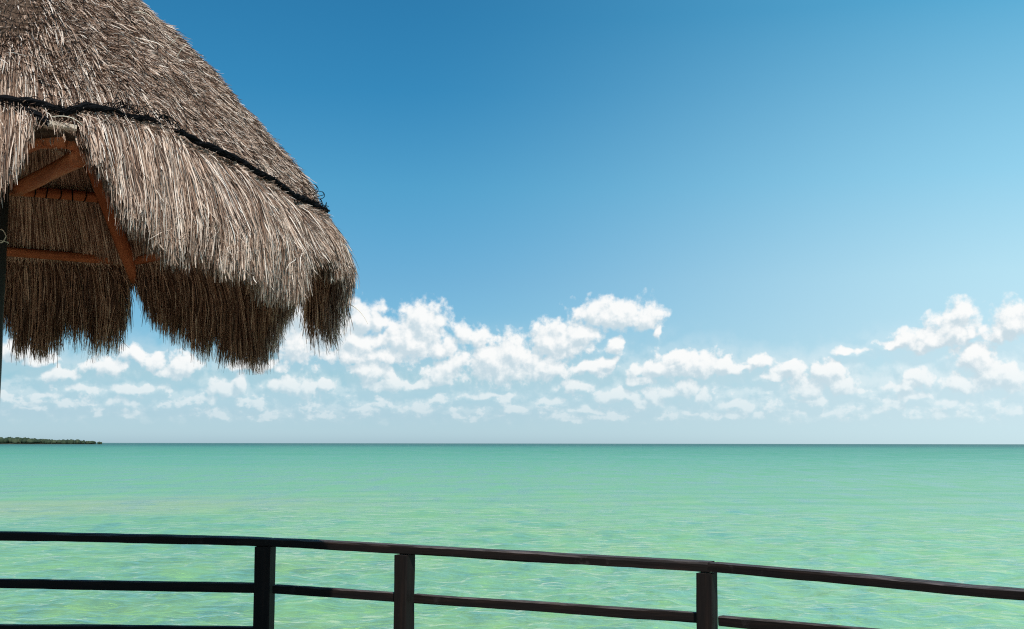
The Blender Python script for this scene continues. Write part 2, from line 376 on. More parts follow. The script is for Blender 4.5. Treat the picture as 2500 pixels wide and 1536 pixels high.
    n.put(gl.inputs['Color'], (0.95, 0.97, 1, 1)); n.put(gl.inputs['Normal'], nm)
    fr = n.new('ShaderNodeFresnel'); fr.inputs['IOR'].default_value = 1.33; n.put(fr.inputs['Normal'], nm)
    # averaged over unseen ripples, far water turns its facets to the viewer and mirrors less
    cap = n.lin(ld, 1.3, 2.6, 0.52, 0.17)
    f = n.m('MINIMUM', n.m('MULTIPLY', n.smooth(fr.outputs[0], 0.10, 0.62, 0.0, 0.80), n.lin(ld, 1.3, 3.0, 0.85, 0.45)), cap)
    f = n.m('MULTIPLY', f, gust)
    mx = n.new('ShaderNodeMixShader'); n.put(mx.inputs[0], f)
    n.l.new(dif.outputs[0], mx.inputs[1]); n.l.new(gl.outputs[0], mx.inputs[2])
    n.l.new(mx.outputs[0], o.inputs[0])
    ob = link('sea', me, m, smooth=True)
    tag(ob, kind='structure')
    return ob
make_sea()

# ------------------------------------------------------------------ far mangrove headland
def make_headland():
    m, n, o = mat('far_shore_soil')
    principled(n, o, (0.10, 0.11, 0.08, 1), 0.9, 0.1)
    # low ground: runs in from the left and tapers to a point
    Y0 = 2600.0
    xs = np.linspace(-2600, -880, 60)
    V, F = [], []
    for i, x in enumerate(xs):
        t = np.clip((-880 - x)/500, 0, 1)**0.6
        for (dy, z) in ((-45*t - 3, -0.4), (-35*t - 1, 0.8*t+.15), (0, 1.6*t+.2), (160*t+4, 1.0*t), (200*t+6, -0.4)):
            V.append((x, Y0 + dy + 12*sin(x*0.013), z))
    for i in range(len(xs)-1):
        for j in range(4):
            a = i*5+j; F.append((a, a+5, a+6, a+1))
    g = link('headland', np_mesh('headland', np.array(V), np.array(F)), m); tag(g, kind='structure')
    # mangrove crowns: clumps of leaf-sized blades over rounded cores
    m, n, o = mat('mangrove_leaves')
    at = n.new('ShaderNodeAttribute'); at.attribute_name = 'tone'
    c = n.ramp(at.outputs['Fac'], [(0, (0.018, 0.034, 0.020)), (0.5, (0.034, 0.054, 0.030)), (1, (0.060, 0.078, 0.042))])
    principled(n, o, c, 0.8, 0.15)
    q = np.random.default_rng(3)
    bm = bmesh.new(); bmesh.ops.create_icosphere(bm, subdivisions=2, radius=1.0)
    sv = np.array([v.co[:] for v in bm.verts]); sf = np.array([[v.index for v in f.verts] for f in bm.faces]); bm.free()
    Vs, Fs, Ts = [], [], []; off = 0
    for k in range(620):
        u = q.uniform(0, 1)
        x = -2500 + u*1605 if k > 160 else -1250 + q.uniform(0, 1)*358
        t = float(np.clip((-872 - x)/260, 0.10, 1))
        y = Y0 + 12*sin(x*0.013) + q.uniform(-25, 110)*t
        hh = (12.0 + 2.6*q.uniform()**1.5 + 2.0*vnoise(x*0.02, 4))*(0.22 + 0.78*t**0.6)
        w = q.uniform(5, 11)*(0.35 + 0.65*t)
        s = sv*(1 + 0.22*np.sin(sv*q.uniform(3, 7, 3) + q.uniform(0, 6, 3)).sum(1, keepdims=True)/1.6)
        s = s*np.array([w, w*0.8, hh*0.52]) + np.array([x, y, hh*0.50 + 0.6*t])
        Vs.append(s); Fs.append(sf + off); off += len(s)
        Ts.append(np.full(len(s), q.uniform()) + q.uniform(-.25, .25, len(s)))
    me = np_mesh('mangroves', np.concatenate(Vs), np.concatenate(Fs))
    a = me.attributes.new('tone', 'FLOAT', 'POINT'); a.data.foreach_set('value', np.clip(np.concatenate(Ts), 0, 1).astype(np.float32))
    f = link('mangrove_thicket', me, m, smooth=True)
    tag(f, 'dark green mangrove thicket on the low headland at the horizon', 'mangroves', kind='stuff')
make_headland()

# ------------------------------------------------------------------ boardwalk deck (below the picture)
RA = np.array([-1.5467, 7.7588]); RC = np.array([1.0268, 6.2227])          # corners of the railing
RL = RA + (np.array([-3.4701, 8.2082]) - RA)*3.2                            # runs on to the left
RR = RC + (np.array([2.1487, 5.1073]) - RC)*3.4                             # and to the right
DECK_Z = 1.50
deck_wood = wood_mat('deck_wood', [(0, (0.10, 0.065, 0.045)), (1, (0.24, 0.17, 0.12))], 0, 0.75)
def make_deck():
    bm = bmesh.new()
    def front(x):        # y of the railing line at x
        pts = [RL, RA, RC, RR]
        for a, b in zip(pts[:-1], pts[1:]):
            if a[0] <= x <= b[0]: return a[1] + (b[1]-a[1])*(x-a[0])/(b[0]-a[0])
        return pts[0][1] if x < pts[0][0] else pts[-1][1]
    x = RL[0]
    while x < RR[0] - 0.14:
        w = 0.14
        y1a, y1b = front(x) + 0.06, front(x + w - 0.008) + 0.06
        vs = []
        for z in (DECK_Z - 0.035, DECK_Z):
            for p in ((x, -4.0), (x + w - 0.008, -4.0), (x + w - 0.008, y1b), (x, y1a)):
                vs.append(bm.verts.new((p[0], p[1], z)))
        for f in ((3, 2, 1, 0), (4, 5, 6, 7), (0, 1, 5, 4), (1, 2, 6, 5), (2, 3, 7, 6), (3, 0, 4, 7)):
            bm.faces.new([vs[i] for i in f])
        x += w
    def box(x0, x1, y0, y1, z0, z1):
        vs = [bm.verts.new(p) for p in ((x0,y0,z0),(x1,y0,z0),(x1,y1,z0),(x0,y1,z0),(x0,y0,z1),(x1,y0,z1),(x1,y1,z1),(x0,y1,z1))]
        for f in ((3, 2, 1, 0), (4, 5, 6, 7), (0, 1, 5, 4), (1, 2, 6, 5), (2, 3, 7, 6), (3, 0, 4, 7)):
            bm.faces.new([vs[i] for i in f])
    for y in (-3.5, -1.2, 1.1, 3.4):
        box(RL[0]+.1, RR[0]-.1, y-.05, y+.05, DECK_Z-.22, DECK_Z-.038)
        for xx in (-7, -4.5, -2, 0.5, 3):
            box(xx-.08, xx+.08, y-.08-.14, y+.08-.14, -1.2, DECK_Z-.04)
    me = bpy.data.meshes.new('deck'); bm.to_mesh(me); bm.free()
    tag(link('deck', me, deck_wood), kind='structure')
make_deck()

# ------------------------------------------------------------------ railing
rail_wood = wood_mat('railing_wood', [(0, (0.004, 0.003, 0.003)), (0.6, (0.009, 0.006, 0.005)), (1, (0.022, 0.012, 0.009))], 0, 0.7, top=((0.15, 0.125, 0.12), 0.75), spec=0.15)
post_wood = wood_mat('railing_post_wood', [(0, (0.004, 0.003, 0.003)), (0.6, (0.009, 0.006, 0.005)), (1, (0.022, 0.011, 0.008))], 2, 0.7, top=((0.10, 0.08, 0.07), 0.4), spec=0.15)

def beam(name, p, q, w, h, m, parent, seed=0, wob=0.004, ext0=0.0, ext1=0.0, bev=0.006):
    """hand-sawn bar from p to q (centres of its ends), object axis X along it (or Z if upright)"""
    p = Vector(p); q = Vector(q); d = (q - p); L = d.length; d.normalize()
    p = p - d*ext0; L += ext0 + ext1
    upright = abs(d.z) > 0.9
    nseg = max(4, int(L/0.07))
    bm = bmesh.new(); rings = []
    hw, hh = w/2, h/2
    prof = [(-hw+bev, -hh), (hw-bev, -hh), (hw, -hh+bev), (hw, hh-bev), (hw-bev, hh), (-hw+bev, hh), (-hw, hh-bev), (-hw, -hh+bev)]
    for i in range(nseg+1):
        t = L*i/nseg; ring = []
        for j, (a, b) in enumerate(prof):
            k = j//2
            a2 = a + wob*float(vnoise(t*2.3 + seed*7.7, k+1)) + wob*0.35*float(vnoise(t*9 + seed, k+9))
            b2 = b + wob*0.9*float(vnoise(t*2.0 + seed*5.1, k+20)) + wob*0.3*float(vnoise(t*11 + seed, k+30))
            ring.append(bm.verts.new((t, a2, b2) if not upright else (a2, b2, t)))
        rings.append(ring)
    for r0, r1 in zip(rings[:-1], rings[1:]):
        for j in range(8):
            k = (j+1) % 8
            bm.faces.new((r0[j], r1[j], r1[k], r0[k]) if not upright else (r0[j], r0[k], r1[k], r1[j]))
    bm.faces.new(rings[0] if not upright else rings[0][::-1]); bm.faces.new(rings[-1][::-1] if not upright else rings[-1])
    bmesh.ops.recalc_face_normals(bm, faces=bm.faces)
    me = bpy.data.meshes.new(name); bm.to_mesh(me); bm.free()
    o = link(name, me, m, parent)
    if upright:
        ang = atan2(d.y, d.x); M = Matrix.Translation(p)
    else:
        yv = Vector((0, 0, 1)).cross(d).normalized(); zv = d.cross(yv)
        M = Matrix.Translation(p) @ Matrix(((d.x, yv.x, zv.x, 0), (d.y, yv.y, zv.y, 0), (d.z, yv.z, zv.z, 0), (0, 0, 0, 1)))
    o.matrix_world = M if parent is None else Matrix.Translation(parent.location).inverted() @ M
    return o

def make_railing():
    root = empty('railing', (float(RA[0]), float(RA[1]), DECK_Z))
    tag(root, 'dark brown wooden railing with square posts along the boardwalk edge above the green sea', 'railing')
    def P(a, z): return (float(a[0]), float(a[1]), EYE + z)
    uL = (RL-RA)/np.linalg.norm(RL-RA); uC = (RC-RA)/np.linalg.norm(RC-RA); uR = (RR-RC)/np.linalg.norm(RR-RC)
    B = RA + uC*1.095
    postL = RA + uL*2.30; postLL = RA + uL*4.5; postR = RC + uR*1.95; postRR = RC + uR*3.9
    # handrail: three lengths meeting at the two corners with a visible joint
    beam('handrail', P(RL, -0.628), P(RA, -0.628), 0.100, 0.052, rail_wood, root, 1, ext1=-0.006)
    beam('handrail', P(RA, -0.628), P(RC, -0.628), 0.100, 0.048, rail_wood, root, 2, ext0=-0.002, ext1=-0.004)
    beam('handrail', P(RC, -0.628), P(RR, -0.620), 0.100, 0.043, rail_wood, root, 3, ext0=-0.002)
    posts = [(RA, 0.125, 0.093, uL), (B, 0.106, 0.090, uC), (RC, 0.100, 0.085, uC), (postL, .12, .09, uL), (postLL, .12, .09, uL), (postR, .11, .095, uR), (postRR, .11, .095, uR)]
    for k, (c, w, dp, u) in enumerate(posts):
        c2 = c + np.array([-0.028, 0.0])*(k < 3)
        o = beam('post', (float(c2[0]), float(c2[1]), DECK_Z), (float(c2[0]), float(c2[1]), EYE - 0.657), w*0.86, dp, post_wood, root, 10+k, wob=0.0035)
        o.matrix_world = Matrix.Translation(o.matrix_world.translation) @ Matrix.Rotation(atan2(u[1], u[0]) if k in (1, 2, 5, 6) else atan2(-u[1], -u[0]), 4, 'Z')
        o.location = Vector((float(c2[0]), float(c2[1]), DECK_Z)) - root.location
    h = 0.050
    def mid(a, b, za, zb, sd, e=0.05, hh=0.056, nm='middle_rail'):
        d = (b-a)/np.linalg.norm(b-a)
        beam(nm, P(a + d*e, za - hh/2), P(b - d*e, zb - hh/2), 0.05, hh, rail_wood, root, sd, wob=0.003)
    mid(postL, RA, -0.916, -0.888, 31, hh=0.062); mid(RA, B, -0.892, -0.882, 32); mid(B, RC, -0.882, -0.859, 33, hh=0.053)
    mid(RC, postR, -0.867, -0.806, 34, hh=0.050); mid(postLL, postL, -0.92, -0.916, 35); mid(postR, postRR, -0.806, -0.80, 36)
    for k, (a, b) in enumerate(((postLL, postL), (postL, RA), (RA, B), (B, RC), (RC, postR), (postR, postRR))):
        mid(a, b, -1.222 if k == 1 else -1.19, -1.160 if k == 1 else -1.165, 40+k, nm='lower_rail')
make_railing()

# ------------------------------------------------------------------ thatched shelter
CX, CY = -2.51, 5.715
RP = 1.61                                         # corner radius of the five-sided eave beam
CORN = [-57.9, 13.2, 84.3, 156.0, 229.0]          # corners, degrees
HE = 1.07                                         # eave beam above the eye
def rpoly(ph, k=0.55):
    ph = np.asarray(ph, float)
    ph = (ph - CORN[0]) % 360 + CORN[0]
    a = np.array(CORN + [CORN[0]+360]); i = np.clip(np.searchsorted(a, ph, side='right')-1, 0, 4)
    h = np.radians((a[i+1]-a[i])/2); mid_ = np.radians((a[i]+a[i+1])/2)
    poly = RP*np.cos(h)/np.cos(np.radians(ph)-mid_)
    dd = (ph - 8 + 180) % 360 - 180
    return (k*poly + (1-k)*RP)*(1 - 0.060*np.exp(-(dd/34)**2))
# lower edge of the hanging thatch: azimuth, height relative to the eye
BOT = [(-130,.86),(-116,.80),(-100,.86),(-88,.72),(-76,.78),(-68,.81),(-66.2,.87),(-64.9,.93),(-63.8,1.0),(-62.7,1.09),(-61.7,1.155),(-58.2,1.155),(-57.2,1.12),(-56.2,1.06),(-54.8,1.0),(-53.4,.93),(-51.5,.85),(-48.5,.79),(-42,.73),(-32.6,.71),(-25,.675),
       (-18,.665),(-12,.76),(-6,.90),(-1,.94),(3,.89),(8,.86),(11,.80),(14,.72),(18,.62),(21,.575),(24,.66),(28,.76),(31,.80),(34.5,.86),(36.5,.84),(40,.74),(44,.63),(49,.53),(56,.465),(62,.54),(69,.62),(76,.74),(81,.84),(83.2,.92),(84.8,1.0),(86.2,.95),(87.4,.78),(88.5,.60),
       (92,.63),(98,.665),(103,.49),(106,.58),(109,.68),(113,.76),(118,.70),(130,.50),(142,.58),(154,.68),(156,1.0),(158,.7),(175,.5),(200,.55),(226,.8),(229,1.05),(230,.86)]
BP = np.array([b[0] for b in BOT], float); BZ = np.array([b[1] for b in BOT], float)
def zbot(ph):
    ph = (np.asarray(ph, float) + 130) % 360 - 130
    return np.interp(ph, BP, BZ)
ROPE = [(-130,1.22),(-70,1.262),(-66,1.257),(-62,1.240),(-58.8,1.203),(-56.3,1.245),(-50,1.254),(-43,1.247),(-35,1.232),(-24,1.202),(-11,1.187),(4,1.183),(40,1.20),(120,1.22),(230,1.22)]
RPh = np.array([b[0] for b in ROPE], float); RZ = np.array([b[1] for b in ROPE], float)
def zrope(ph):
    ph = (np.asarray(ph, float) + 130) % 360 - 130
    return np.interp(ph, RPh, RZ)
def lump(ph, z):
    a = np.radians(ph)
    return (0.016*np.sin(5.3*a + 4.1*z + 1) + 0.012*np.sin(11.7*a - 6*z) + 0.010*np.sin(23*a + 9.3*z + 2) + 0.006*np.sin(41*a - 15*z))
# outer profile as (share of rpoly, extra radius, height), parameter s = 0 apex .. 1 rope .. 2 lowest
PS = np.array([0.0, .25, .5, .75, 1.0, 1.12, 1.3, 1.55, 2.2])
PF = np.array([0.02, .27, .53, .78, 1.0, 1.0, 1.0, 1.0, 1.0])
PE = np.array([0.0, .045, .055, .055, .050, .105, .175, .232, .215])
PZ = np.array([2.66, 2.36, 2.01, 1.625, 1.215, 1.14, 1.02, .85, .40])
from math import floor
def outer(ph, s, off=0.0):
    """points on the outer skin; ph degrees, s profile parameter, off = depth along the outward normal"""
    f = np.interp(s, PS, PF); e = np.interp(s, PS, PE); z = np.interp(s, PS, PZ)
    dz = np.clip(1 - np.abs(s-1)/0.35, 0, 1)*(zrope(ph)-1.215)
    nx = np.interp(s, [0, 1.0, 1.3, 2.2], [.66, .70, .97, 1.0]); nz = np.interp(s, [0, 1.0, 1.3, 2.2], [.75, .71, .2, 0.0])
    o = off + lump(ph, z)*np.clip(s*2, 0, 1) - 0.022*np.exp(-((z-1.215)/0.035)**2)
    r = f*rpoly(ph) + e + o*nx
    a = np.radians(ph)
    return np.stack([CX + r*np.cos(a), CY + r*np.sin(a), EYE + z + dz + o*nz], -1)
def s_of_z(z):
    return np.interp(-np.asarray(z), -PZ, PS)

SEG = 4
def strands(ph0, s0, s1, off0, off1, width, tone, rs, drift=0.0, curl=0.012, clump=0.0, clumpw=0.034, tuftoff=0.022):
    """ribbons hanging down the skin from s0 to s1, arrays of length n -> V, F, tone per vertex"""
    n_ = len(ph0)
    t = np.linspace(0, 1, SEG+1)[None, :]
    rr = rpoly(ph0)*np.clip(np.interp(s0, PS, PF), .12, 1) + .05
    # tufts: neighbours lean together towards their tips
    arc = np.radians(ph0)*rr
    cell = np.floor(arc/clumpw + hsh(np.floor(s0*5)))
    cen = (cell + 0.5 + 0.6*(hsh(cell, 5)-0.5) - hsh(np.floor(s0*5)))*clumpw
    dl = (cen - arc)*clump
    ph = ph0[:, None] + np.degrees((dl[:, None]*t**1.2 + (drift*t)[...] + (rs.normal(0, .085, n_)*np.clip(np.abs(s1-s0)*1.3, .07, .22)*np.where(zbot(ph0) > .86, .45, 1.0))[:, None]*t + rs.normal(0, curl, n_)[:, None]*np.sin(t*pi*rs.uniform(.7, 1.8, n_)[:, None]))/rr[:, None])
    tuft = (hsh(cell, 11)-.5)*tuftoff
    off0 = off0 + tuft*.6; off1 = off1 + tuft
    s = s0[:, None] + (s1-s0)[:, None]*t
    off = off0[:, None] + (off1-off0)[:, None]*t**1.5 + rs.normal(0, .004, n_)[:, None]*np.sin(t*pi)
    P = outer(ph, s, off)
    T = P[:, 1:] - P[:, :-1]; T = np.concatenate([T, T[:, -1:]], 1); T /= np.linalg.norm(T, axis=2, keepdims=True) + 1e-9
    a = np.radians(ph0); nrm = np.stack([np.cos(a)*.8, np.sin(a)*.8, np.full(n_, .6)], -1)[:, None, :]
    side = np.cross(T, nrm); side /= np.linalg.norm(side, axis=2, keepdims=True) + 1e-9
    nn = np.cross(side, T)
    roll = rs.uniform(-1.25, 1.25, n_)[:, None, None] + rs.normal(0, .5, n_)[:, None, None]*t[..., None]
    w = side*np.cos(roll) + nn*np.sin(roll)
    wd = (width[:, None]*np.interp(t[0], [0, .15, .75, 1], [.8, 1, .9, .35])[None, :])[..., None]*0.5
    V = np.stack([P - w*wd, P + w*wd], 2).reshape(n_, -1, 3)     # n, (SEG+1)*2, 3
    k = (SEG+1)*2
    base = (np.arange(n_)*k)[:, None, None]
    q = np.array([[2*i, 2*i+1, 2*i+3, 2*i+2] for i in range(SEG)])[None]
    F = (base + q).reshape(-1, 4)
    return V.reshape(-1, 3), F, np.repeat(tone, k)

def straw_mat(name, stops, old):
    m, n, o = mat(name)
    at = n.new('ShaderNodeAttribute'); at.attribute_name = 'tone'
    c = n.ramp(at.outputs['Fac'], stops)
    ge = n.new('ShaderNodeNewGeometry')
    gr = n.noise(ge.outputs['Position'], 9.0, 4, 0.6)
    c = n.mix(n.smooth(gr, 0.45, 0.7, 0, 0.35), c, old)
    b = principled(n, o, c, 0.6, 0.25)
    tr = n.new('ShaderNodeBsdfTranslucent'); n.put(tr.inputs['Color'], c)
    mx = n.new('ShaderNodeMixShader'); mx.inputs[0].default_value = 0.16
    n.l.new(b.outputs[0], mx.inputs[1]); n.l.new(tr.outputs[0], mx.inputs[2]); n.l.new(mx.outputs[0], o.inputs[0])
    return m
straw = straw_mat('weathered_straw', [(0.0, (0.038, 0.018, 0.011)), (0.25, (0.145, 0.078, 0.050)), (0.55, (0.40, 0.268, 0.195)), (0.85, (0.74, 0.58, 0.475)), (1.0, (0.84, 0.73, 0.64))], (0.17, 0.12, 0.09, 1))
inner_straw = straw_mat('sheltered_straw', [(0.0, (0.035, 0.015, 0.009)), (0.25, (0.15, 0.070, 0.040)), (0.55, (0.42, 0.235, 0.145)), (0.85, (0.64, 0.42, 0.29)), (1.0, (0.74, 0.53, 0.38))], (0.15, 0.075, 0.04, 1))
def core_mat():
    m, n, o = mat('packed_straw')
    ge = n.new('ShaderNodeNewGeometry')
    f = n.noise(n.v('MULTIPLY', ge.outputs['Position'], (60, 60, 12)), 1.0, 4, 0.6)
    principled(n, o, n.ramp(f, [(0.3, (0.035, 0.022, 0.016)), (0.7, (0.12, 0.08, 0.055))]), 0.9, 0.1, bump(n, f, 0.01))
    return m
packed = core_mat()
log_wood = wood_mat('varnished_log', [(0, (0.16, 0.045, 0.018)), (0.5, (0.38, 0.115, 0.045)), (1, (0.50, 0.18, 0.075))], 2, 0.7, spec=0.08)
pale_wood = wood_mat('pale_batten', [(0, (0.30, 0.24, 0.18)), (1, (0.55, 0.47, 0.38))], 2, 0.7)
black_wood = wood_mat('black_post_wood', [(0, (0.006, 0.006, 0.006)), (1, (0.018, 0.015, 0.014))], 2, 0.5)
def plain(name, c, r=0.6, s=0.3):
    m, n, o = mat(name); ge = n.new('ShaderNodeNewGeometry')
    f = n.noise(ge.outputs['Position'], 160.0, 3, 0.6)
    principled(n, o, n.mix(f, tuple(q*0.6 for q in c)+(1,), tuple(min(1, q*1.4) for q in c)+(1,)), r, s, bump(n, f, 0.002))
    return m
net_mat = plain('black_net', (0.006, 0.006, 0.007), 0.9, 0.05)
string_mat = plain('cream_string', (0.62, 0.56, 0.45), 0.7)

def make_palapa():
    root = empty('palapa', (CX, CY, DECK_Z))
    tag(root, 'round thatched palm shelter with ragged hanging straw eaves at the upper left over the railing', 'palapa')
    rl = root.location
    def child(name, me, m, smooth=False, kind=None, label=None):
        me.transform(Matrix.Translation(-rl)); o = link(name, me, m, root, smooth)
        if kind: o['kind'] = kind
        if label: o['label'] = label
        return o
    def log(name, p, q, r0, r1, m, sides=12, seed=0, wob=0.010, label=None):
        p, q = np.array(p, float), np.array(q, float); L = np.linalg.norm(q-p); k = max(4, int(L/0.08)); t = np.linspace(0, 1, k+1)
        d = (q-p)/L; a = np.cross(d, [0.13, 0.2, 1.0]); a /= np.linalg.norm(a); b = np.cross(d, a)
        # built along its own Z so that the grain follows the log
        pts = np.stack([wob*vnoise(t*L*1.7+seed, 1)*np.sin(t*pi), wob*vnoise(t*L*1.7+seed, 2)*np.sin(t*pi), t*L], -1)
        rad = (r0 + (r1-r0)*t)*(1 + 0.05*vnoise(t*L*5+seed*3, 3))
        V, F, C = tube_arrays(pts, rad, sides)
        me = tubes_mesh(name, [(V, F, C)])
        me.shade_smooth()
        for pl in me.polygons:
            if len(pl.vertices) > 4: pl.use_smooth = False
        o = link(name, me, m, root)
        M = Matrix(((a[0], b[0], d[0], p[0]), (a[1], b[1], d[1], p[1]), (a[2], b[2], d[2], p[2]), (0, 0, 0, 1)))
        if M.to_3x3().determinant() < 0:
            M = Matrix(((-a[0], b[0], d[0], p[0]), (-a[1], b[1], d[1], p[1]), (-a[2], b[2], d[2], p[2]), (0, 0, 0, 1)))
        o.matrix_local = Matrix.Translation(-rl) @ M
        if label: o['label'] = label
        return o
    # ---- frame
    log('center_post', (CX, CY, DECK_Z), (CX, CY, EYE+2.42), 0.062, 0.055, black_wood, 20, 1, 0.004, label='black centre post')
    apex = np.array([CX, CY, EYE+2.42])
    RK = [RP, 1.47, RP, RP, RP]
    cor = [np.array([CX+q*cos(radians(a)), CY+q*sin(radians(a)), EYE+HE]) for a, q in zip(CORN, RK)]
    for k, c in enumerate(cor):
        d = (c-apex)/np.linalg.norm(c-apex)
        q = c + d*(0.085 if k > 1 else -0.02 if k else -0.15)
        log('rafter', apex + d*0.09, q, 0.036, 0.042, log_wood, 14, 20+k)
    for lv, (t, r) in enumerate(((0.0, .027), (0.235, .030), (0.47, .028), (0.70, .025))):
        for k in range(5):
            a = cor[k] + (apex-cor[k])*t + np.array([0, 0, 0.045]); b = cor[(k+1) % 5] + (apex-cor[(k+1) % 5])*t + np.array([0, 0, 0.045])
            pu = log('purlin', a, b, r, r, log_wood, 12, 40+lv*5+k)
            if lv == 1:
                L = np.linalg.norm(b-a); tt = np.linspace(0, 2*pi, 13)
                lm = tubes_mesh('lashing', [tube_arrays(np.stack([(r+.002)*np.cos(tt), (r+.002)*np.sin(tt), .004*np.sin(tt)], -1), .0034, 4, False)])
                lm.materials.append(net_mat)
                for z in np.arange(.06, L-.04, .070):
                    lo = bpy.data.objects.new('lashing', lm); col.objects.link(lo); lo.parent = pu
                    lo.location = (0, 0, float(z)); lo.rotation_euler = (0.05*float(vnoise(z*31)), 0.08*float(vnoise(z*47)), float(z*40))
    # two tie beams from the near corner through to the far side of the centre post
    inn = np.array([cos(radians(CORN[0]+180)), sin(radians(CORN[0]+180)), 0])
    s_ = np.array([-inn[1], inn[0], 0])
    pc = np.array([CX, CY, EYE])
    log('tie_beam', cor[0] + inn*0.02 + s_*0.010 + np.array([0, 0, .095]), pc + inn*0.10 + s_*0.105 + np.array([0, 0, 1.34]), 0.036, 0.034, log_wood, 14, 71, 0.004)
    log('tie_beam', cor[0] + inn*0.03 - s_*0.055 + np.array([0, 0, .000]), pc + inn*0.10 - s_*0.105 + np.array([0, 0, 1.25]), 0.036, 0.034, log_wood, 14, 72, 0.004)
    # pale batten end showing in the near gap
    a0 = radians(-61.2); a1 = radians(-57.4)
    ro = RP + 0.055
    o = beam('batten', (CX+ro*cos(a0), CY+ro*sin(a0), EYE+1.155), (CX+(ro+.015)*cos(a1), CY+(ro+.015)*sin(a1), EYE+1.145), 0.05, 0.026, pale_wood, root, 5)
    # ---- packed core: a real shell between the inner and outer straw
    na, rows = 180, 26
    V, F = [], []
    ph = np.linspace(-130, 230, na+1)[:-1]
    ztop = np.linspace(0.02, 1.0, rows)
    for off in (-0.035, -0.10):
        for s in ztop:
            zz = np.full(na, s)
            if s == 1.0: zz = s_of_z(np.maximum(1.12, zbot(ph)+0.02))
            V.append(outer(ph, zz, np.full(na, off)))
    V = np.concatenate(V)
    for i in range(rows-1):
        for j in range(na):
            k = (j+1) % na
            F.append((i*na+j, (i+1)*na+j, (i+1)*na+k, i*na+k))
            b = rows*na; F.append((b+i*na+j, b+i*na+k, b+(i+1)*na+k, b+(i+1)*na+j))
    for j in range(na):
        k = (j+1) % na; a = (rows-1)*na; b = rows*na + a
        F.append((a+j, b+j, b+k, a+k))
        F.append((j, k, rows*na+k, rows*na+j))
    child('thatch_core', np_mesh('thatch_core', V, np.array(F)), packed)

    # ---- straw
    rs = np.random.default_rng(21)
    def tones(n_, mean=.5, sd=.22):
        t = rs.normal(mean, sd, n_); dark = rs.uniform(size=n_) < .28
        return np.clip(np.where(dark, t*.35, t + .10), 0, 1)
    sectors = [(CORN[k], CORN[k+1] if k < 4 else CORN[0]+360) for k in range(5)]
    vis = [1.0, 0.55, 0.55, 0.30, 0.55]
    def emit(name, batches, label=None, m=straw):
        V = []; F = []; T = []; off = 0
        for v, f, t in batches:
            V.append(v); F.append(f+off); T.append(t); off += len(v)
        me = np_mesh(name, np.concatenate(V), np.concatenate(F))
        a = me.attributes.new('tone', 'FLOAT', 'POINT'); a.data.foreach_set('value', np.concatenate(T).astype(np.float32))
        child(name, me, m, kind='stuff', label=label)
    U = lambda a, b, n_: rs.uniform(a, b, n_)
    for k, (a0, a1) in enumerate(sectors):
        dens = vis[k]
        # roof slope, outside
        B = []
        n_ = int(44000*dens)
        s0 = U(0.0, 1.0, n_)**.62*1.02; ph = U(a0, a1, n_)
        ln = U(.04, .13, n_)
        dp = rs.beta(2, 2, n_)
        o0 = -0.045 + 0.03*dp; o1 = -0.012 + 0.030*dp + rs.exponential(.004, n_)
        B.append(strands(ph, s0, np.minimum(s0+ln, 1.10), o0, o1, (.0018 + .0062*rs.beta(1.3, 4.5, n_)), tones(n_, .55, .29), rs, curl=.004, clump=.5, clumpw=.022, tuftoff=.022))
        # fluffy broken ends sticking out of the slope
        n_ = int(5200*dens)
        s0 = np.sqrt(U(0.0, 1.0, n_)); ph = U(a0, a1, n_)
        B.append(strands(ph, s0, s0+U(.02, .07, n_), np.full(n_, -.02), U(.006, .03, n_), U(.002, .0045, n_), tones(n_, .5, .28), rs, curl=.02))
        emit('roof_thatch', B)
        # hanging skirt, outside
        B = []
        for (cnt, dlo, dhi, clump, tm) in ((7500, -.095, -.05, .5, .24), (9000, -.05, -.02, .8, .42), (13500, -.02, .010, .95, .60)):  # deeper layers toned darker: crevice shade put into the straw colour
            n_ = int(cnt*max(dens, .8 if k == 1 else .6)); ph = U(a0, a1, n_)
            zr = zrope(ph)
            s0 = s_of_z(zr) + U(-.16, .04, n_)
            nz_ = (.034*vnoise(np.radians(ph)*34, 7) + .06*vnoise(np.radians(ph)*110, 8))*np.clip((1.1-zbot(ph))/.3, .2, 1)*(1.0 if k in (0, 4) else 1.5)
            zb = zbot(ph) + nz_ + rs.exponential(.085 if k in (0, 4) else .13, n_) - .05
            half = rs.uniform(size=n_) < .30
            zb = np.where(half, zb + (zr - zb)*U(.05, .65, n_), zb)
            zb = np.minimum(zb, zr - .03)
            short = rs.uniform(size=n_) < (.6 if tm > .5 else .35)
            zs = zr + .05 - rs.uniform(size=n_)**.8*(zr + .02 - zb)
            s0 = np.where(short, s_of_z(zs), s0)
            zb = np.where(short, np.maximum(zb, zs - U(.10, .30, n_)), zb)
            keep = (zbot(ph) < 1.09) | (rs.uniform(size=n_) < .15)
            ph, zr, s0, zb = ph[keep], zr[keep], s0[keep], zb[keep]; n_ = len(ph)
            s1 = s_of_z(zb)
            dl = U(dlo, dhi, n_); flare = np.clip(zbot(ph) - .75, 0, .4)*.02
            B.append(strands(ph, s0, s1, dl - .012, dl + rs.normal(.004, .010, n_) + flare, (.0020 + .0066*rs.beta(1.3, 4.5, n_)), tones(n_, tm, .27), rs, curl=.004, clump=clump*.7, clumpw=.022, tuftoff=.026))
        # flyaway ends
        n_ = int(500*dens); ph = U(a0, a1, n_)
        zb = zbot(ph) - U(-.15, .045, n_); zb = np.minimum(zb, 1.1)
        B.append(strands(ph, s_of_z(zb+U(.12, .3, n_)), s_of_z(zb), np.full(n_, -.01), U(.0, .05, n_), U(.0018, .0035, n_), tones(n_, .6, .2), rs, curl=.04))
        emit('hanging_thatch', B)
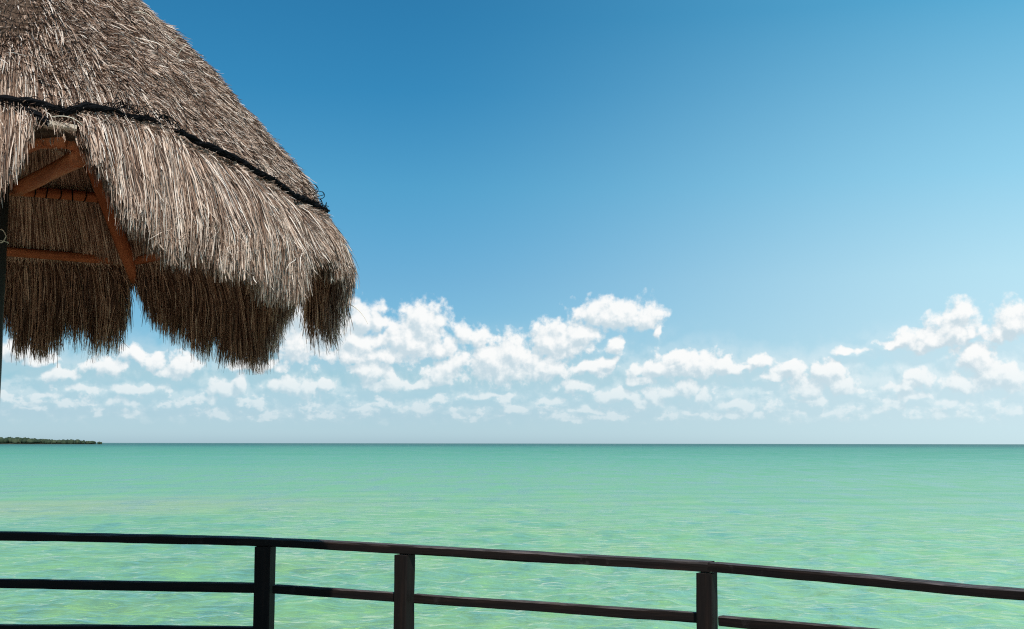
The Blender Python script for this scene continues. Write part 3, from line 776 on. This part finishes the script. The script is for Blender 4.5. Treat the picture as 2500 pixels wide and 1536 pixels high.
        # underside: three courses of straw laid over the purlins, and the inner face of the curtain
        B = []
        for (sa, sb) in ((0.30, 0.56), (0.53, 0.80), (0.77, 1.10)):
            n_ = int(5200*(1.0 if k in (1, 2) else .45)); ph = U(a0, a1, n_)
            s0 = sa + U(-.03, .05, n_); s1 = sb + rs.normal(0, .018, n_) - rs.exponential(.02, n_)
            dl = U(-.125, -.098, n_) - .015
            B.append(strands(ph, s0, s1, dl+.008, dl - U(0, .02, n_), U(.0035, .007, n_), tones(n_, .84, .2), rs, curl=.010, clump=.4))
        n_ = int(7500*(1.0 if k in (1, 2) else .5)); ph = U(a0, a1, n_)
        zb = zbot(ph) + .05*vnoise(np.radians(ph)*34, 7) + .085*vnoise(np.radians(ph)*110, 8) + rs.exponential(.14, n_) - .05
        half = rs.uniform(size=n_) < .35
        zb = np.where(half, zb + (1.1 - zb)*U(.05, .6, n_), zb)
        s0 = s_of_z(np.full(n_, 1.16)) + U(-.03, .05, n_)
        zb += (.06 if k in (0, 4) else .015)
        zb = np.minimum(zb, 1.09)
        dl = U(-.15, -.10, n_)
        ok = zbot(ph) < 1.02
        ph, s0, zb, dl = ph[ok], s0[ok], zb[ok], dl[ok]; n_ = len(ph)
        B.append(strands(ph, s0, s_of_z(zb), dl, dl + rs.normal(.012, .014, n_), U(.003, .0065, n_), tones(n_, .36, .26), rs, curl=.014, clump=.8, clumpw=.03))  # curtain toned darker than the courses, interior shade put into its colour
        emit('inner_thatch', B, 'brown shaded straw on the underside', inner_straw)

    # ---- net gathered into a black cord round the roof
    def on_skin(ph, z, off):
        return outer(ph, s_of_z(z), off)
    ph = np.linspace(-128, 228, 700)
    lst = []
    for k in range(9):
        w = 0.0085*(1+.5*vnoise(np.radians(ph)*14+k*3, 5))
        zz = 1.203 + .6*w*np.sin(np.radians(ph)*38*(1+.07*k) + k*2.1) + .004*vnoise(np.radians(ph)*60, k)
        of = 0.026 + .010*np.cos(np.radians(ph)*38*(1+.07*k) + k*2.1)
        P = on_skin(ph, zz, of+.010-.75*lump(ph, 1.215))
        lst.append(tube_arrays(P, 0.0058 + .0032*vnoise(np.radians(ph)*30, 40+k), 5))
    for k in range(1000):                     # loose meshes and fuzz of the cord
        p0 = rs.uniform(-128, 228); L = rs.uniform(.8, 3.0); t = np.linspace(0, 1, 7)
        zz = 1.202 + rs.normal(0, .010) + rs.uniform(-.018, .018)*np.sin(t*pi) + rs.uniform(-.01, .01)*t
        lst.append(tube_arrays(on_skin(p0+L*t, zz, .036+.022*rs.uniform()*np.sin(t*pi)), .0018, 3, False))
    child('net_cord', tubes_mesh('net_cord', lst), net_mat)
    # second fold of net over the left eave
    ph = np.linspace(-92, -60.9, 90); lst = []
    zc = np.interp(ph, [-92, -72, -66, -63.5, -61.6, -60.9], [1.15, 1.19, 1.215, 1.195, 1.16, 1.145]) 
    for k in range(4):
        lst.append(tube_arrays(on_skin(ph, zc - .018 + .007*np.sin(ph*1.3+k*1.6), .026+.007*np.cos(ph*1.3+k*1.6)), .0065, 5))
    child('net_fold', tubes_mesh('net_fold', lst), net_mat)
    # net over the slope
    lst = []
    for k in range(30):
        z0 = 1.26 + k*.043
        ph = np.linspace(-128, 100, 260)
        zz = z0 + .012*vnoise(np.radians(ph)*9 + k*5, 3) - .020*np.abs(np.sin(np.radians(ph)*9+k))*rs.uniform(.2, 1)
        lst.append(tube_arrays(on_skin(ph, zz, .012+.006*vnoise(np.radians(ph)*20+k, 5)), .0012, 3, False))
    for k in range(72):
        p0 = -125 + k*3.1 + rs.uniform(-.8, .8)
        t = np.linspace(0, 1, 40)
        zz = 1.22 + .80*t; ph = p0 + 16*t + 4*t*t + 1.2*vnoise(t*8+k*3, 2)
        lst.append(tube_arrays(on_skin(ph, zz, .012+.005*vnoise(t*14+k, 6)), .0012, 3, False))
    child('netting', tubes_mesh('netting', lst), net_mat, kind='stuff')
    # wire ends springing off the cord at the right-hand side
    lst = []
    for (p0, rr, dz, dq) in ((1.0, .034, .075, .05), (3.0, .024, .055, .075), (5.5, .015, -.005, .085), (4.5, .022, .03, .055)):
        c = on_skin(np.array([p0]), np.array([1.2]), np.array([0.0]))[0] + np.array([cos(radians(p0))*dq, 0, dz])
        t = np.linspace(0, 2*pi*1.15, 26)
        e = np.stack([c[0]+rr*np.cos(t)*(1+.1*t/6), c[1]+rr*.5*np.sin(t*1.3), c[2]+rr*.85*np.sin(t)], -1)
        st = on_skin(np.array([p0-1.5]), np.array([1.19]), np.array([0.0]))[0]
        e = np.vstack([st, (st+e[0])/2+np.array([0, 0, .012]), e])
        lst.append(tube_arrays(e, .0017, 4))
    t = np.linspace(0, 1, 20)
    a = on_skin(np.array([-6.0]), np.array([1.42]), np.array([.01]))[0]; b = on_skin(np.array([4.5]), np.array([1.2]), np.array([.01]))[0]
    lst.append(tube_arrays(a+(b-a)*t[:, None] + np.sin(t*pi)[:, None]*np.array([.06, 0, .045]), .0015, 4))
    child('wire_loop', tubes_mesh('wire_loop', lst), net_mat, label='black wire ends curling off the cord')
    # stray bent straws
    lst = []
    for (p0, z0, dx, dz, L) in ((-30, 1.93, .10, -.06, .14), (-33, 2.0, .08, .01, .10), (-14, .93, .05, -.26, .30), (-16, 1.86, .06, .02, .12), (-60.4, 1.165, .12, -.05, .16), (84, 1.0, -.25, -.05, .3), (80, .95, .1, -.2, .25), (15, .72, .10, -.12, .18), (-22, 1.75, .05, .05, .1), (8, 1.0, .04, -.1, .2)):
        st = on_skin(np.array([float(p0)]), np.array([z0]), np.array([.01]))[0]; t = np.linspace(0, 1, 10)
        e = st + t[:, None]*np.array([dx, -.02, dz]) + np.sin(t*2.6)[:, None]*np.array([.01, -.01, .02])
        lst.append(tube_arrays(e, .0020*(1.1-t*.7), 4))
    me = tubes_mesh('stray_straw', lst)
    child('stray_straw', me, string_mat, kind='stuff')
    # loop of cream string tied to the centre post
    t = np.linspace(0, 2*pi*1.1, 40)
    dc = np.array([-CX, -CY])/hypot(CX, CY)
    lx = np.array([dc[1], -dc[0]])*-1
    base = np.array([CX + dc[0]*.078 + lx[0]*.030, CY + dc[1]*.078 + lx[1]*.030, EYE + .985 ])
    e = np.stack([base[0]+.022*np.cos(t-1)*lx[0], base[1]+.022*np.cos(t-1)*lx[1], base[2]+.028*np.sin(t-1)+.004*np.sin(3*t)], -1)
    ring = np.stack([CX+.066*np.cos(np.linspace(0, 2*pi, 30)), CY+.066*np.sin(np.linspace(0, 2*pi, 30)), np.full(30, EYE+.965)], -1)
    child('string_loop', tubes_mesh('string_loop', [tube_arrays(e, .0028, 6), tube_arrays(ring, .0022, 5, False)]), string_mat, label='cream string tied round the post')
make_palapa()
